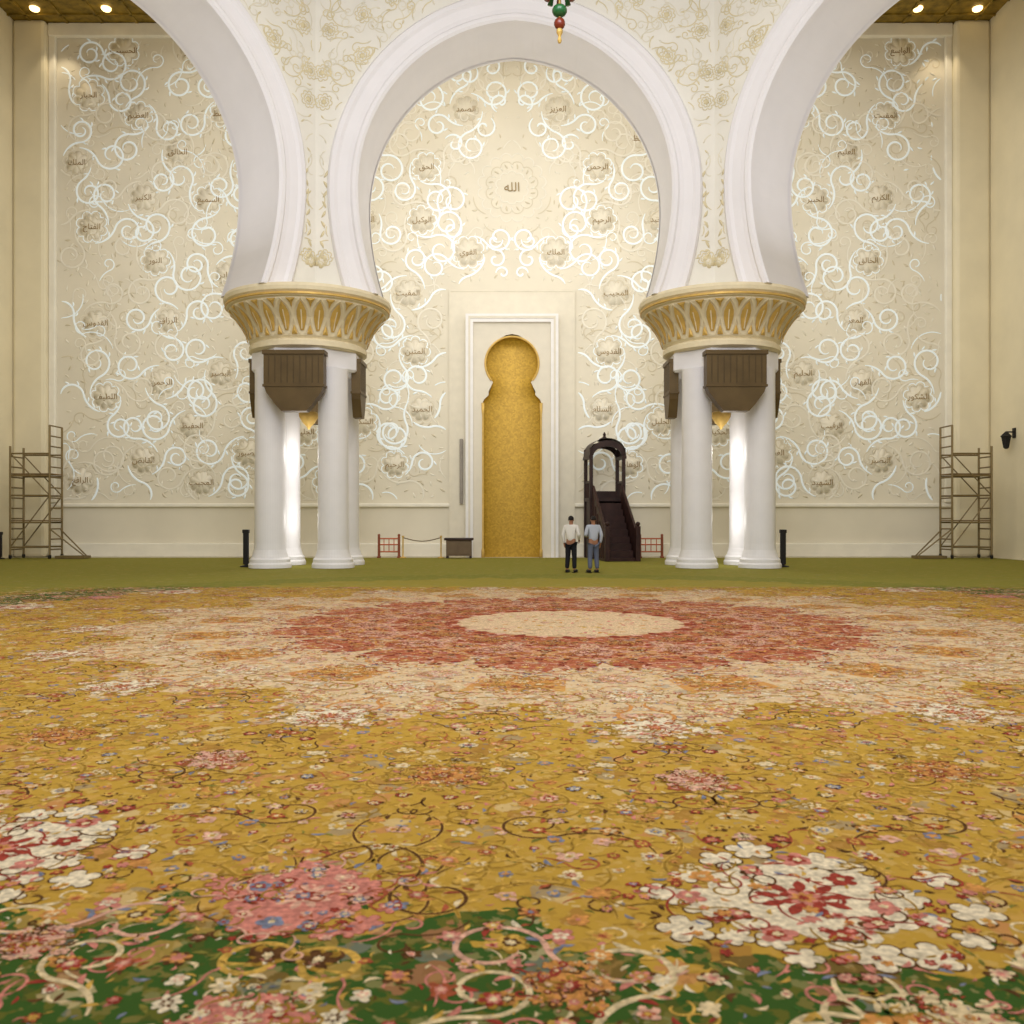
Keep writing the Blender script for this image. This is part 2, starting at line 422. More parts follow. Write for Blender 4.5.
for p in poisson(wedge_pt(4.7,13.0),900,0.23,14000):
    r,ph=rp(p); z=zone(r,ph)
    if infeat(p,.8): continue
    sg=random.choice((-1,1))
    c={'gold':random.choice(['brown','dgold','dgold','dgold','rust']),'cream':random.choice(['dgold','gold','orange','rust']),'green':random.choice(['gold','cream','pink']),'olive':'green'}.get(z,'brown')
    R=random.uniform(.07,.13)
    pts=scroll(p[0],p[1],random.uniform(0,6.28),sg,R*1.5,random.uniform(.8,2),R*.7,.9,ds=.025)
    mb.ribbon(pts,random.uniform(.009,.014),ci[c],h=0.0012)
for p in poisson(wedge_pt(1.9,13.5),1900,0.155,22000):
    r,ph=rp(p); z=zone(r,ph)
    if infeat(p,1.0): continue
    R=random.uniform(.025,.062)*(1.2 if z =='rust' else 1)
    a,b_,c=random.choice(pal[z]),random.choice(pal[z]),random.choice(pal[z])
    mb.flower(p[0],p[1],R,random.uniform(0,6),random.choice((5,6,7)),[(1.0,ci['brown' if random.random()<.25 and z!='rust' else a]),(.84,ci[a]),(.55,ci[b_]),(.28,ci[c])],h=0.002,deep=.45,jit=.3,seg=4)
for p in poisson(wedge_pt(1.8,12.6),5000,0.064,36000):
    r,ph=rp(p); z=zone(r,ph)
    if infeat(p,0.95): continue
    if z=='gold' and random.random()<.2: continue
    L=random.uniform(.03,.075)
    mb.leaf(p[0],p[1],random.uniform(0,6.28),L,L*random.uniform(.22,.4),ci[random.choice(leafpal[z])],h=0.0013,bend=random.uniform(-.6,.6))
AV=[];AT=[];AI=[];off=0
for bld,mirs in ((mb,(1,-1)),(mf,(1,))):
    V,T,I=bld.arrays()
    for k in range(NS):
        for mir in mirs:
            a=k*2*pi/NS+PH0
            u=V[:,0]*mir; v=V[:,1]
            x=u*cos(a)-v*sin(a)+CX; y=u*sin(a)+v*cos(a)+CY
            P=np.stack([x,y,V[:,2]+CT],1)
            cent=P[T].mean(1)
            ok=(cent[:,1]>1.6)&(cent[:,1]<21.3)&(np.abs(cent[:,0])<cent[:,1]*0.72+0.8)
            t=T[ok]; i=I[ok]
            if not len(t): continue
            used=np.unique(t); mp=np.zeros(len(V),dtype=np.int64); mp[used]=np.arange(len(used))
            AV.append(P[used]); AT.append(mp[t]+off); AI.append(i); off+=len(used)
print('carpet tris',sum(len(t) for t in AT))
tri_obj('woven_flowers',np.vstack(AV),np.vstack(AT),np.concatenate(AI),cm,kind='stuff',parent=carpet,label='carved pile flowers, leaves and curling vines')
mc=MB()
for k in range(34):
    a=2*pi*k/34
    mc.leaf(1.8*cos(a),1.8*sin(a),a,.3,.16,ci['dred' if k%2 else 'lpink'],h=.0016+.00001*k)
mc.flower(0,0,1.72,0.1,24,[(1,ci['beige'])],h=.0022,seg=6,deep=.12)
for k in range(260):
    a=random.uniform(0,6.28); d=1.6*math.sqrt(random.random())
    mc.leaf(d*cos(a),d*sin(a),random.uniform(0,6.28),random.uniform(.1,.22),.06,ci[random.choice(('cream','lpink','lpink','cream','pink','beige','gold','orange'))],h=.0027+.00001*k)
V,T,I=mc.arrays(); V=V+np.array([CX,CY,CT])
tri_obj('centre_rosette',V,T,I,cm,parent=carpet,label='round beige-pink medallion centre edged in dark red')

# ---------------------------------------------------------------- shell
YB=39.0; XL=-21.4; XR=20.5; ZC=23.05
g=G(); g.box(XL-.4,XR+.4,YB,YB+.4,0,ZC); wallb=g.obj('wall_back',m_wall,kind='structure')
g=G(); g.box(XL-.4,XL,-2,YB,0,ZC); g.obj('wall_left',m_sidewall,kind='structure')
g=G(); g.box(XR,XR+.4,-2,YB,0,ZC); g.obj('wall_right',m_sidewall,kind='structure')
g=G(); g.box(XL-.4,XR+.4,-2,YB+.4,ZC,ZC+.3)
for i in range(28):
    x=XL+.75+i*1.5; g.box(x-.06,x+.06,30,YB,ZC-.07,ZC)
for j in range(7): g.box(XL,XR,31.5+j*1.1,31.6+j*1.1,ZC-.07,ZC)
g.obj('ceiling',m_ceil,kind='structure')
m_down=mat('downlight_glass',(255,226,160),0.4,emit=4,ecol=(255,220,150))
for x in (-20,-17,-14,14,17,19.5):
    g=G(); g.lathe([(.0,.0),(.16,.0),(.2,.05),(.2,.1)],n=20,mi=0)
    o=g.obj('downlight',m_down,loc=(x,37.7,ZC-.1),label='round recessed warm ceiling light in gilded ceiling',category='light',group='ceiling downlights')
def trim(n,x0,x1,y0,y1,z0,z1,m=m_relief,bev=.05):
    g=G(); g.box(x0,x1,y0,y1,z0,z1,bev=bev); return g.obj('trim_%d'%n,m,kind='structure')
trim(1,XL,-20.0,38.5,YB,0,ZC-.01,m_sidewall,.15)
trim(2,19.0,XR,38.5,YB,0,ZC-.01,m_sidewall,.15)
trim(3,-20.0,-2.7,38.86,YB,2.15,2.32)
trim(4,2.7,19.0,38.86,YB,2.15,2.32)
trim(5,-20.0,-19.7,38.8,YB,2.35,ZC-.01)
trim(6,18.7,19.0,38.8,YB,2.35,ZC-.01)
trim(7,-20.0,19.0,38.75,YB,ZC-.6,ZC-.02)
g=G(); g.box(-20,-2.7,38.75,YB,0,.6,bev=.04); g.obj('baseboard_back',m_relief,kind='structure')
g=G(); g.box(2.7,19,38.75,YB,0,.6,bev=.04); g.obj('baseboard_right',m_relief,kind='structure')
trim(8,XL,XL+.35,35.2,36.6,0,ZC-.01,m_sidewall,.08)
trim(9,XR-.3,XR,34.2,35.2,0,ZC-.01,m_sidewall,.08)

# ---------------------------------------------------------------- back wall relief
wr=MB()   # mats: 0 relief,1 tan,2 glow,3 rosette
random.seed(21)
def okw(u,v,mg=0.0):
    if abs(u)<2.85+mg and v<11.8+mg: return False
    if math.hypot(u,v-16)<1.6+mg: return False
    return True
def wp():
    u=random.uniform(0.9,18.9); v=random.uniform(3.2,22.0)
    return (u,v) if okw(u,v,0.6) else None
names=[(3.7,16.9),(3.9,14.6),(1.9,13.2),(4.2,8.9),(3.9,6.4),(2.0,19.4)]
for _ in range(5000):
    p=wp()
    if p is None: continue
    A=np.array(names)
    if ((A-np.array(p))**2).sum(1).min()<2.3**2: continue
    names.append(p)
allnames=[(u*s_,v) for s_ in (1,-1) for (u,v) in names if not (s_>0 and u>17.9)]
def inb(p): return .03<p[0]<19.55 and 2.45<p[1]<22.38 and okw(p[0],p[1])
def cut(pts):
    out=[]
    for p in pts:
        if not inb(p): break
        out.append(p)
    return out
def both(fn_pts,w,mi,h,dome,taper=True):
    for s_ in (1,-1):
        q=[]
        for x,y in fn_pts:
            if s_>0 and x>18.6: break
            q.append((x*s_,y))
        if len(q)>4: wr.ribbon(q,w,mi,h=h,dome=dome,taper=taper)
def bleaf(x,y,a,L,W_,mi,h=.015):
    for s_ in (1,-1):
        if s_>0 and x>18.4: continue
        wr.leaf(x*s_,y,a if s_>0 else pi-a,L,W_,mi,h=h,skirt=h,dome=.006)
for (u,v) in names:
    r=random.uniform(.5,.62); rot=random.uniform(0,1)
    lit=random.random()<.5
    for s_ in (1,-1):
        if s_>0 and u>17.9: continue
        wr.flower(u*s_,v,r*.95,rot,8,[(1,3)],h=.006,skirt=.006,deep=.22)
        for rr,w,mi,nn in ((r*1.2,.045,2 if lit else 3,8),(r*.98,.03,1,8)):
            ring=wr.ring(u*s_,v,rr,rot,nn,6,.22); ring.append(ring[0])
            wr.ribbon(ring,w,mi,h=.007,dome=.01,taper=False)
    n=4; a0=random.uniform(0,6.28); sg=random.choice((-1,1))
    for k in range(n):
        a=a0+2*pi*k/n+random.uniform(-.15,.15)
        R2=random.uniform(.5,.7)
        pts=cut(scroll(u+r*1.25*cos(a),v+r*1.25*sin(a),a+sg*pi*.45,sg,r*1.7,random.uniform(.7,1.3),R2,random.uniform(1.15,1.45),ds=.05,tight=.72))
        if len(pts)<10: continue
        glow=random.random()<.66
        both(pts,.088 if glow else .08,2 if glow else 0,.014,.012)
        for q in range(7,len(pts)-9,8):
            P=pts[q]; P2=pts[q+1]; aa=math.atan2(P2[1]-P[1],P2[0]-P[0]); s2=sg
            bleaf(P[0]+.12*cos(aa+s2*1.3),P[1]+.12*sin(aa+s2*1.3),aa+s2*.7,.25,.085,(2 if glow and random.random()<.4 else random.choice((0,1,3))),h=.010)
def wp2():
    u=random.uniform(0.2,19.3); v=random.uniform(2.6,22.2)
    return (u,v) if okw(u,v,0.1) else None
for (u,v) in poisson(wp2,480,.85,8000):
    a=random.uniform(0,6.28); glow=random.random()<.25
    pts=cut(scroll(u,v,a,random.choice((-1,1)),random.uniform(.5,1.0),random.uniform(.8,1.8),random.uniform(.25,.36),1.0,ds=.05))
    if len(pts)>8: both(pts,.05,2 if glow else random.choice((0,1)),.010,.010)
for (u,v) in poisson(wp2,1500,.36,12000):
    a=random.uniform(0,6.28); L=random.uniform(.16,.3)
    bleaf(u,v,a,L,L*.34,random.choice((0,3,1)),h=.007)
for R,nn,mi,w in ((1.5,16,0,.05),(1.15,12,1,.03),(.72,10,0,.045)):
    ring=wr.ring(0,16,R,0,nn,6,.14); ring.append(ring[0]); wr.ribbon(ring,w,mi,h=.010,dome=.012,taper=False)
for k in range(24):
    a=2*pi*k/24; wr.leaf(.94*cos(a),16+.94*sin(a),a+.4,.24,.09,(0,1)[k%2],h=.010,skirt=.01)
for s_ in (1,-1):
    for (cx_,cy_,R,a0,t) in ((.7,12.9,.45,1.2,1.1),(.75,13.7,.35,3.0,1.0),(1.2,18.6,.5,2.2,1.1),(.5,19.7,.45,-1.2,1.0),(2.5,17.9,.45,.5,1.1),(2.6,14.2,.45,2.5,1.1),(.9,21.2,.5,.5,1.1),(1.9,20.9,.45,2.5,1.0),(.4,12.3,.3,0,1.0)):
        pts=spiral(cx_,cy_,a0,R,t,1,26)
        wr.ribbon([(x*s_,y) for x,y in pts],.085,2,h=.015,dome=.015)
V,T,I=wr.arrays()
W=np.stack([V[:,0],YB-V[:,2],V[:,1]],1)
tri_obj('floral_relief',W,T,I,[m_relief,m_relief2,m_glow,m_ros],kind='structure',parent=wallb,label='carved floral vines with backlit white outlines')

FORMS={'ا':(0xFE8D,0xFE8E,None,None),'ب':(0xFE8F,0xFE90,0xFE91,0xFE92),'ت':(0xFE95,0xFE96,0xFE97,0xFE98),'ج':(0xFE9D,0xFE9E,0xFE9F,0xFEA0),
'ح':(0xFEA1,0xFEA2,0xFEA3,0xFEA4),'خ':(0xFEA5,0xFEA6,0xFEA7,0xFEA8),'د':(0xFEA9,0xFEAA,None,None),'ر':(0xFEAD,0xFEAE,None,None),'ز':(0xFEAF,0xFEB0,None,None),
'س':(0xFEB1,0xFEB2,0xFEB3,0xFEB4),'ص':(0xFEB9,0xFEBA,0xFEBB,0xFEBC),'ض':(0xFEBD,0xFEBE,0xFEBF,0xFEC0),'ط':(0xFEC1,0xFEC2,0xFEC3,0xFEC4),'ظ':(0xFEC5,0xFEC6,0xFEC7,0xFEC8),
'ع':(0xFEC9,0xFECA,0xFECB,0xFECC),'غ':(0xFECD,0xFECE,0xFECF,0xFED0),'ف':(0xFED1,0xFED2,0xFED3,0xFED4),'ق':(0xFED5,0xFED6,0xFED7,0xFED8),'ك':(0xFED9,0xFEDA,0xFEDB,0xFEDC),
'ل':(0xFEDD,0xFEDE,0xFEDF,0xFEE0),'م':(0xFEE1,0xFEE2,0xFEE3,0xFEE4),'ن':(0xFEE5,0xFEE6,0xFEE7,0xFEE8),'ه':(0xFEE9,0xFEEA,0xFEEB,0xFEEC),'و':(0xFEED,0xFEEE,None,None),
'ي':(0xFEF1,0xFEF2,0xFEF3,0xFEF4),'ش':(0xFEB5,0xFEB6,0xFEB7,0xFEB8)}
def shape(w):
    out=[];n=len(w)
    for i,ch in enumerate(w):
        f=FORMS[ch]
        pj=i>0 and FORMS[w[i-1]][2] is not None
        nj=i<n-1 and f[2] is not None
        out.append(chr(f[3] if pj and nj else f[1] if pj else f[2] if nj else f[0]))
    return ''.join(reversed(out))
NM='الرحمن الرحيم الملك القدوس السلام العزيز الجبار الخالق المصور الغفار القهار الوهاب الرزاق الفتاح العليم القابض الباسط الخافض الرافع المعز السميع البصير الحكم العدل اللطيف الخبير الحليم العظيم الغفور الشكور الكبير الحفيظ المقيت الحسيب الجليل الكريم الرقيب المجيب الواسع الحكيم الودود المجيد الشهيد الحق الوكيل القوي المتين الحميد الصمد القادر النور الهادي الصبور'.split()
vs=[];fs=[]
def addtext(t,u,v,size,depth):
    cu=bpy.data.curves.new('tmp','FONT'); cu.body=t; cu.size=size; cu.align_x='CENTER'; cu.align_y='CENTER'; cu.extrude=.006
    o=bpy.data.objects.new('tmp',cu); COL.objects.link(o)
    dg=bpy.context.evaluated_depsgraph_get(); me=bpy.data.meshes.new_from_object(o.evaluated_get(dg))
    b=len(vs)
    for q in me.vertices: vs.append((u+q.co.x,YB-depth-q.co.z,v+q.co.y))
    for p in me.polygons: fs.append([b+i for i in p.vertices])
    bpy.data.objects.remove(o); bpy.data.curves.remove(cu); bpy.data.meshes.remove(me)
for k,(u,v) in enumerate(allnames):
    addtext(shape(NM[k%len(NM)]),u,v,.34,.018)
addtext(shape('الله'),0,16,.55,.02)
mkobj('gilded_calligraphy',vs,fs,m_callig,kind='structure',parent=wallb,label='small gilded Arabic names set in the flowers')

# ---------------------------------------------------------------- mihrab
mh=empty('mihrab',(0,0,0),label='tall gold prayer niche in white marble frame on cream wall',category='prayer niche')
def key_outline(s=1.0,n=20):
    cz=8.3; R=1.14*s; hw=1.28*s
    pts=[(-hw,0),(-hw,6.55),(-hw+.08,6.75),(-1.0*s,6.95),(-1.0*s,7.1)]
    st=math.pi+math.asin(min(1,(cz-7.5)/R)); en=-math.asin(min(1,(cz-7.5)/R))
    for i in range(n+1):
        a=st+(en-st)*i/n
        pts.append((R*cos(a),cz+R*sin(a)+(0.12*max(0,sin(a))**8)))
    pts+=[(1.0*s,7.1),(1.0*s,6.95),(hw-.08,6.75),(hw,6.55),(hw,0)]
    return pts
def plate(name,W_,H,yf,yb,hole,m,lab=None):
    n=len(hole); outer=[]
    for (x,z) in hole:
        if z<7.2: outer.append((-W_ if x<0 else W_,z))
        else:
            dx,dz=x,z-7.2
            t=min(W_/abs(dx) if abs(dx)>1e-6 else 1e9,(H-7.2)/dz if dz>1e-6 else 1e9)
            outer.append((dx*t,7.2+dz*t))
    for cxn in (-W_,W_):
        j=min(range(n),key=lambda i:(outer[i][0]-cxn)**2+(outer[i][1]-H)**2); outer[j]=(cxn,H)
    v=[];f=[]
    for (x,z) in hole: v.append((x,yf,z))
    for (x,z) in outer: v.append((x,yf,z))
    for (x,z) in hole: v.append((x,yb,z))
    for (x,z) in outer: v.append((x,yb,z))
    for i in range(n-1):
        f+=[(i,i+1,n+i+1,n+i),(i,2*n+i,2*n+i+1,i+1),(n+i,n+i+1,3*n+i+1,3*n+i)]
    return mkobj(name,v,f,m,parent=mh,label=lab)
hole=key_outline()
m_mih=mat('mihrab_marble',(222,214,196),0.5,var=.03)
m_mih2=mat('mihrab_frame_marble',(236,233,230),0.45,var=.03)
m_mih3=mat('mihrab_panel_marble',(226,218,198),0.5,var=.04)
plate('surround',1.72,10.15,38.50,38.98,hole,m_mih)
def frame(g,W0,W1,H0,H1,y0,y1):
    v=[(-W1,y0,0),(-W1,y0,H1),(W1,y0,H1),(W1,y0,0),(W0,y0,0),(W0,y0,H0),(-W0,y0,H0),(-W0,y0,0)]
    v+=[(a,y1,c) for a,b,c in v]
    f=[(0,1,6,7),(1,2,5,6),(2,3,4,5),(8,9,14,15),(9,10,13,14),(10,11,12,13)]
    for i in range(8): f.append((i,(i+1)%8,8+(i+1)%8,8+i))
    g.add(v,f)
g=G(); frame(g,1.66,1.98,10.05,10.4,38.36,38.97)
g.obj('marble_frame',m_mih2,parent=mh)
g=G(); frame(g,1.78,1.86,10.2,10.3,38.33,38.36); g.obj('frame_moulding',m_mih,parent=mh)
g=G(); frame(g,1.98,2.70,10.4,11.55,38.93,38.98)
g.obj('marble_panel',m_mih3,parent=mh)
g=G(); frame(g,2.64,2.72,11.48,11.57,38.91,38.93); g.obj('panel_edge',m_mih3,parent=mh)
def niche():
    v=[];f=[]
    zs=[0.0]+[6.5*i/6 for i in range(1,7)]+[6.75,6.95,7.2,7.5]+[8.3+1.13*sin(-.75+2.3*i/14) for i in range(1,15)]+[9.5]
    zs=sorted(set(zs)); n=49
    for z in zs:
        if z<6.6: hw=1.28
        elif z<6.96: hw=1.28-(z-6.6)/.36*.28
        elif z<7.5: hw=1.0-.16*sin((z-6.96)/.54*pi/2)
        else: hw=math.sqrt(max(0.0,1.15**2-(z-8.3)**2))
        hw=min(1.3,hw+.02)
        for i in range(n):
            t=-1+2*i/(n-1)
            dp=.38*math.sqrt(max(0,1-t*t))*min(1,hw/.9)
            v.append((t*hw,38.55+dp,z))
    for j in range(len(zs)-1):
        for i in range(n-1): f.append((j*n+i,j*n+i+1,(j+1)*n+i+1,(j+1)*n+i))
    return mkobj('gold_niche',v,f,m_mosaic,parent=mh,smooth=True,label='smooth gold mosaic niche lining')
niche()
g=G(); g.tube([(1.14*cos(pi*1.22-(pi*1.44)*i/32),38.48,8.3+1.14*sin(pi*1.22-(pi*1.44)*i/32)) for i in range(33)],.045,8)
g.obj('gilded_arch_edge',m_gold,parent=mh)
for x in (-1.24,1.24):
    g=G(); g.lathe([(.07,0),(.07,.3),(.04,.4),(.04,6.1),(.06,6.25),(.07,6.6)],c=(x,38.46,0.0),n=16)
    g.obj('gilded_colonnette',m_gold,smooth=True,parent=mh)

# ---------------------------------------------------------------- arcade
SIDE=14.2; OX=0.1
AP=SIDE/2*(1+math.sqrt(2)); OCY=31.0-AP; TH=1.2
HF=(AP-TH)*math.tan(pi/8); HBk=(AP+TH)*math.tan(pi/8)
ZSP=9.06
def arch_half(n=26):
    pts=[]
    for i in range(8):
        z=ZSP+(12.6-ZSP)*i/8; t=(12.6-z)/3.1; pts.append((5.2-.5*t*t,z))
    e=.31; r=5.2+e
    amax=math.acos(e/r)
    for i in range(n+1):
        a=amax*i/n; pts.append((-e+r*cos(a),12.6+r*sin(a)))
    return pts
ah=arch_half()
archpts=[(-x,z) for x,z in ah]+[(x,z) for x,z in reversed(ah[:-1])]
def outerpt(x,z,L,top=ZC):
    if z<=12.6: return (math.copysign(L,x),z)
    dx,dz=x,z-12.6
    t=min(L/abs(dx) if abs(dx)>1e-6 else 1e9,(top-12.6)/dz if dz>1e-6 else 1e9)
    return (dx*t,12.6+dz*t)
def arcade(name,ang):
    M=Matrix.Translation((OX,OCY,0))@Matrix.Rotation(ang,4,'Z')
    yF,yBk=AP-TH,AP+TH
    n=len(archpts); outer=[outerpt(x,z,HF) for x,z in archpts]
    for cxn in (-HF,HF):
        j=min(range(n),key=lambda i:(outer[i][0]-cxn)**2+(outer[i][1]-ZC)**2); outer[j]=(cxn,ZC)
    kb=HBk/HF
    v=[(x,yF,z) for x,z in archpts]+[(x,yF,z) for x,z in outer]+[(x,yBk,z) for x,z in archpts]+[(x*kb,yBk,z) for x,z in outer]
    v=[M@Vector(p) for p in v]; f=[];mi=[]
    for i in range(n-1):
        f+=[(i,i+1,n+i+1,n+i),(2*n+i,2*n+i+1,3*n+i+1,3*n+i),(i,2*n+i,2*n+i+1,i+1),(n+i,n+i+1,3*n+i+1,3*n+i)]; mi+=[0,0,1,0]
    for i in (0,n-1): f.append((i,n+i,3*n+i,2*n+i)); mi.append(1)
    w=mkobj(name,v,f,[m_spand,m_arch],mi,kind='structure')
    prof=[(-.02,-.05),(-.02,.12),(.05,.2),(.16,.2),(.24,.13),(.38,.11),(.66,.13),(.76,.2),(.90,.2),(.98,.12),(1.02,.0),(1.02,-.05)]
    def sweep(ysgn,nm):
        v=[];f=[];m_=len(prof)
        for i,(x,z) in enumerate(archpts):
            a=archpts[max(0,i-1)];b=archpts[min(n-1,i+1)]
            tx,tz=b[0]-a[0],b[1]-a[1];l=math.hypot(tx,tz);nx,nz=-tz/l,tx/l
            if i==0 or i==n-1: nx=math.copysign(1,x);nz=0
            for (o_,d_) in prof:
                yy=(yF-d_) if ysgn<0 else (yBk+d_)
                v.append(M@Vector((x+nx*o_,yy,z+nz*o_)))
        for i in range(n-1):
            for j in range(m_-1): f.append((i*m_+j,i*m_+j+1,(i+1)*m_+j+1,(i+1)*m_+j))
        f.append(list(range(m_))); f.append([(n-1)*m_+j for j in range(m_)])
        mkobj(nm,v,f,m_arch,kind='structure',parent=w)
    sweep(-1,'arch_moulding'); sweep(1,'rear_arch_moulding')
    sb=MB(); random.seed(5)
    def infield(x,z):
        if z>22.3 or abs(x)>HF-.1: return False
        if z<12.6:
            t=(12.6-z)/3.1; return abs(x)>5.2-.5*t*t+1.1 and z>10.2
        return math.hypot(abs(x)+.31,z-12.6)>5.51+1.12
    def sp():
        x=random.uniform(0,HF-.12); z=random.uniform(10,22)
        return (x,z) if infield(x,z) else None
    for (x,z) in poisson(sp,80,.95,3000):
        for s_ in (1,-1):
            if infield(x-.28,z) and infield(min(x+.26,HF-.15),z):
                for rr in (.28,.17):
                    ring=sb.ring(x*s_,z,rr,.2,8,5,.25); ring.append(ring[0]); sb.ribbon(ring,.035,1,h=.010,dome=.014,taper=False)
                sb.flower(x*s_,z,.1,.2,6,[(1,1)],h=.015,skirt=.015)
    for (x,z) in poisson(sp,600,.32,9000):
        a=random.uniform(0,6.28); sg=random.choice((-1,1))
        pts0=scroll(x,z,a,sg,random.uniform(.3,.5),random.uniform(1,2),random.uniform(.13,.2),1.0,ds=.045)
        pts=[]
        for p in pts0:
            if not infield(*p): break
            pts.append(p)
        for s_ in (1,-1):
            if len(pts)>6: sb.ribbon([(px_*s_,pz) for px_,pz in pts],.035,1 if sg>0 else 2,h=.008,dome=.012)
            if infield(x+.1,z): sb.leaf(x*s_,z,a if s_>0 else pi-a,.18,.065,random.choice((0,1,2)),h=.010,skirt=.010,dome=.004)
    for s_ in (1,-1):
        for q in range(9):
            z=10.4+q*.33; sb.leaf((HF-.2-.02*q)*s_,z,pi/2+.5*(1 if q%2 else -1),.28,.1,1,h=.015,skirt=.015,dome=.01)
        sb.flower((HF-.18)*s_,10.15,.22,0,6,[(1,1),(.5,0)],h=.015,skirt=.015)
    V,T,I=sb.arrays()
    Wd=np.array([(M@Vector((a,yF-c,b)))[:] for a,b,c in V])
    tri_obj('spandrel_relief',Wd,T,I,[m_relief,m_sprel2,m_sprel],kind='structure',parent=w)
arcade('wall_arcade',0)
arcade('wall_arcade_left',pi/4)
arcade('wall_arcade_right',-pi/4)

# ---------------------------------------------------------------- clustered columns
def pier(cx,cy,lab):
    e=empty('clustered_column',(cx,cy,ZB),label=lab,category='column',group='marble column clusters of the arcade')
    g=G()
    prof=[(1.85,7.22),(1.98,7.27),(1.98,7.42),(1.9,7.5),(1.98,7.58),(2.0,7.7),(2.06,7.9),(2.2,8.15),(2.42,8.42),(2.60,8.6),(2.62,8.66),(2.72,8.7),(2.72,8.8),(2.80,8.86),(2.82,8.98),(2.78,9.08),(2.6,9.1)]
    g.lathe([(r,z-.02) for r,z in prof],n=64)
    cap=g.obj('capital',m_cap,smooth=False,parent=e,label='round flared cream and gold capital')
    def bell(z):
        for (r0,z0),(r1,z1) in zip(prof,prof[1:]):
            if z0<=z<=z1 and z1>z0: return r0+(r1-r0)*(z-z0)/(z1-z0)
        return 2.6
    v=[];f=[];mi=[]
    NP=26
    def band(pts,w,off,m_):
        b=len(v);n=len(pts)
        for i,(t,z) in enumerate(pts):
            q0=pts[max(0,i-1)];q1=pts[min(n-1,i+1)]
            dx,dz=(q1[0]-q0[0])*2.3,q1[1]-q0[1];l=math.hypot(dx,dz) or 1
            nx,nz=-dz/l*w/2/2.3,dx/l*w/2
            for s_ in (1,-1):
                tt=t+nx*s_;zz=z+nz*s_;R=bell(min(8.64,max(7.5,zz)))+off
                v.append((R*cos(tt),R*sin(tt),zz-.02))
        for i in range(n-1): f.append((b+2*i,b+2*i+1,b+2*i+3,b+2*i+2)); mi.append(m_)
    def solid(pts,ct,cz,off,m_):
        b=len(v); R=bell(cz)+off+.04; v.append((R*cos(ct),R*sin(ct),cz-.02))
        for (t,z) in pts:
            R=bell(min(8.64,max(7.5,z)))+off; v.append((R*cos(t),R*sin(t),z-.02))
        n=len(pts)
        for i in range(n): f.append((b,b+1+i,b+1+(i+1)%n)); mi.append(m_)
    for k in range(NP):
        t0=2*pi*k/NP; hw=pi/NP*.96
        half=[(hw*.35,7.62),(hw*.7,7.85),(hw*.98,8.1),(hw*.9,8.3),(hw*.5,8.48),(0,8.62)]
        out=[(t0-a,z) for a,z in half]+[(t0+a,z) for a,z in reversed(half[:-1])]
        band(out,.05,.06,1)
        inner=[(t0-a*.62,7.72+(z-7.62)*.82) for a,z in half]+[(t0+a*.62,7.72+(z-7.62)*.82) for a,z in reversed(half[:-1])]
        solid(inner,t0,8.1,.035,0)
        band([(t0,7.75),(t0,8.0),(t0,8.3)],.035,.09,1)
        t1=t0+pi/NP
        solid([(t1-hw*.4,7.6),(t1-hw*.25,7.75),(t1,7.9),(t1+hw*.25,7.75),(t1+hw*.4,7.6)],t1,7.7,.04,0)
        solid([(t1-hw*.5,8.62),(t1-hw*.15,8.5),(t1,8.36),(t1+hw*.15,8.5),(t1+hw*.5,8.62)],t1,8.54,.04,0)
    mkobj('petal_ornament',v,f,[m_gold,m_cap],mi,parent=cap,label='gold lotus petal ring')
    g=G(); g.lathe([(2.70,8.69),(2.77,8.71),(2.77,8.77),(2.70,8.79)],n=64); g.obj('gilded_bead_course',m_gold,parent=cap)
    g=G(); g.lathe([(1.84,6.55),(1.9,6.62),(1.9,7.16),(1.84,7.22)],n=8,a0=pi/8); g.obj('collar',m_marble,parent=e)
    for sx in (-1,1):
        for sy in (-1,1):
            g=G()
            g.lathe([(.70,0),(.70,.12),(.66,.18),(.66,.28),(.60,.34),(.56,.45),(.52,.6),(.505,.8),(.50,3),(.49,6.2),(.50,6.58)],n=40)
            g.obj('shaft',m_marble,smooth=False,loc=(1.05*sx,1.05*sy,0),parent=e)
    for k,(dx,dy,a,kx,ky) in enumerate(((0,-1.95,0,1,.8),(1.72,0,pi/2,.6,.55),(-1.72,0,-pi/2,.6,.55),(0,1.95,pi,1,.8))):
        M=Matrix.Translation((dx,dy,0))@Matrix.Rotation(a,4,'Z')@Matrix.Diagonal((kx,ky,1,1))
        g=G(); bm=[(-.96,7.0),(.96,7.0),(.96,5.9),(.88,5.68),(.6,5.3),(.4,5.08),(-.4,5.08),(-.6,5.3),(-.88,5.68),(-.96,5.9)]
        g.prism(bm,-.28,.28,0,M)
        g.box(-1.0,1.0,-.34,.34,6.9,7.03,0,M); g.box(-.99,.99,-.32,.32,5.86,5.93,0,M)
        for i in range(9):
            x=-.8+i*.2; g.box(x-.02,x+.02,-.29,-.27,5.98,6.86,1,M)
        g.obj('bronze_housing',[m_bronze,m_bronze2],parent=e,label='dark bronze box casing with tapered foot')
    g=G(); g.lathe([(.02,4.7),(.05,4.74),(.08,4.8),(.2,4.92),(.32,5.12),(.34,5.25),(.28,5.3)],n=24)
    g.rod((0,0,5.28),(0,0,6.6),.04)
    g.obj('lamp_bowl',m_gold,parent=e,smooth=True,label='gold bowl lamp hung between shafts')
    return e
PL=(OX-SIDE/2,31.0); PR=(OX+SIDE/2,31.0)
pier(*PL,'cluster of white marble shafts with gold capital and bronze boxes')
pier(*PR,'cluster of white marble shafts with gold capital and bronze boxes')

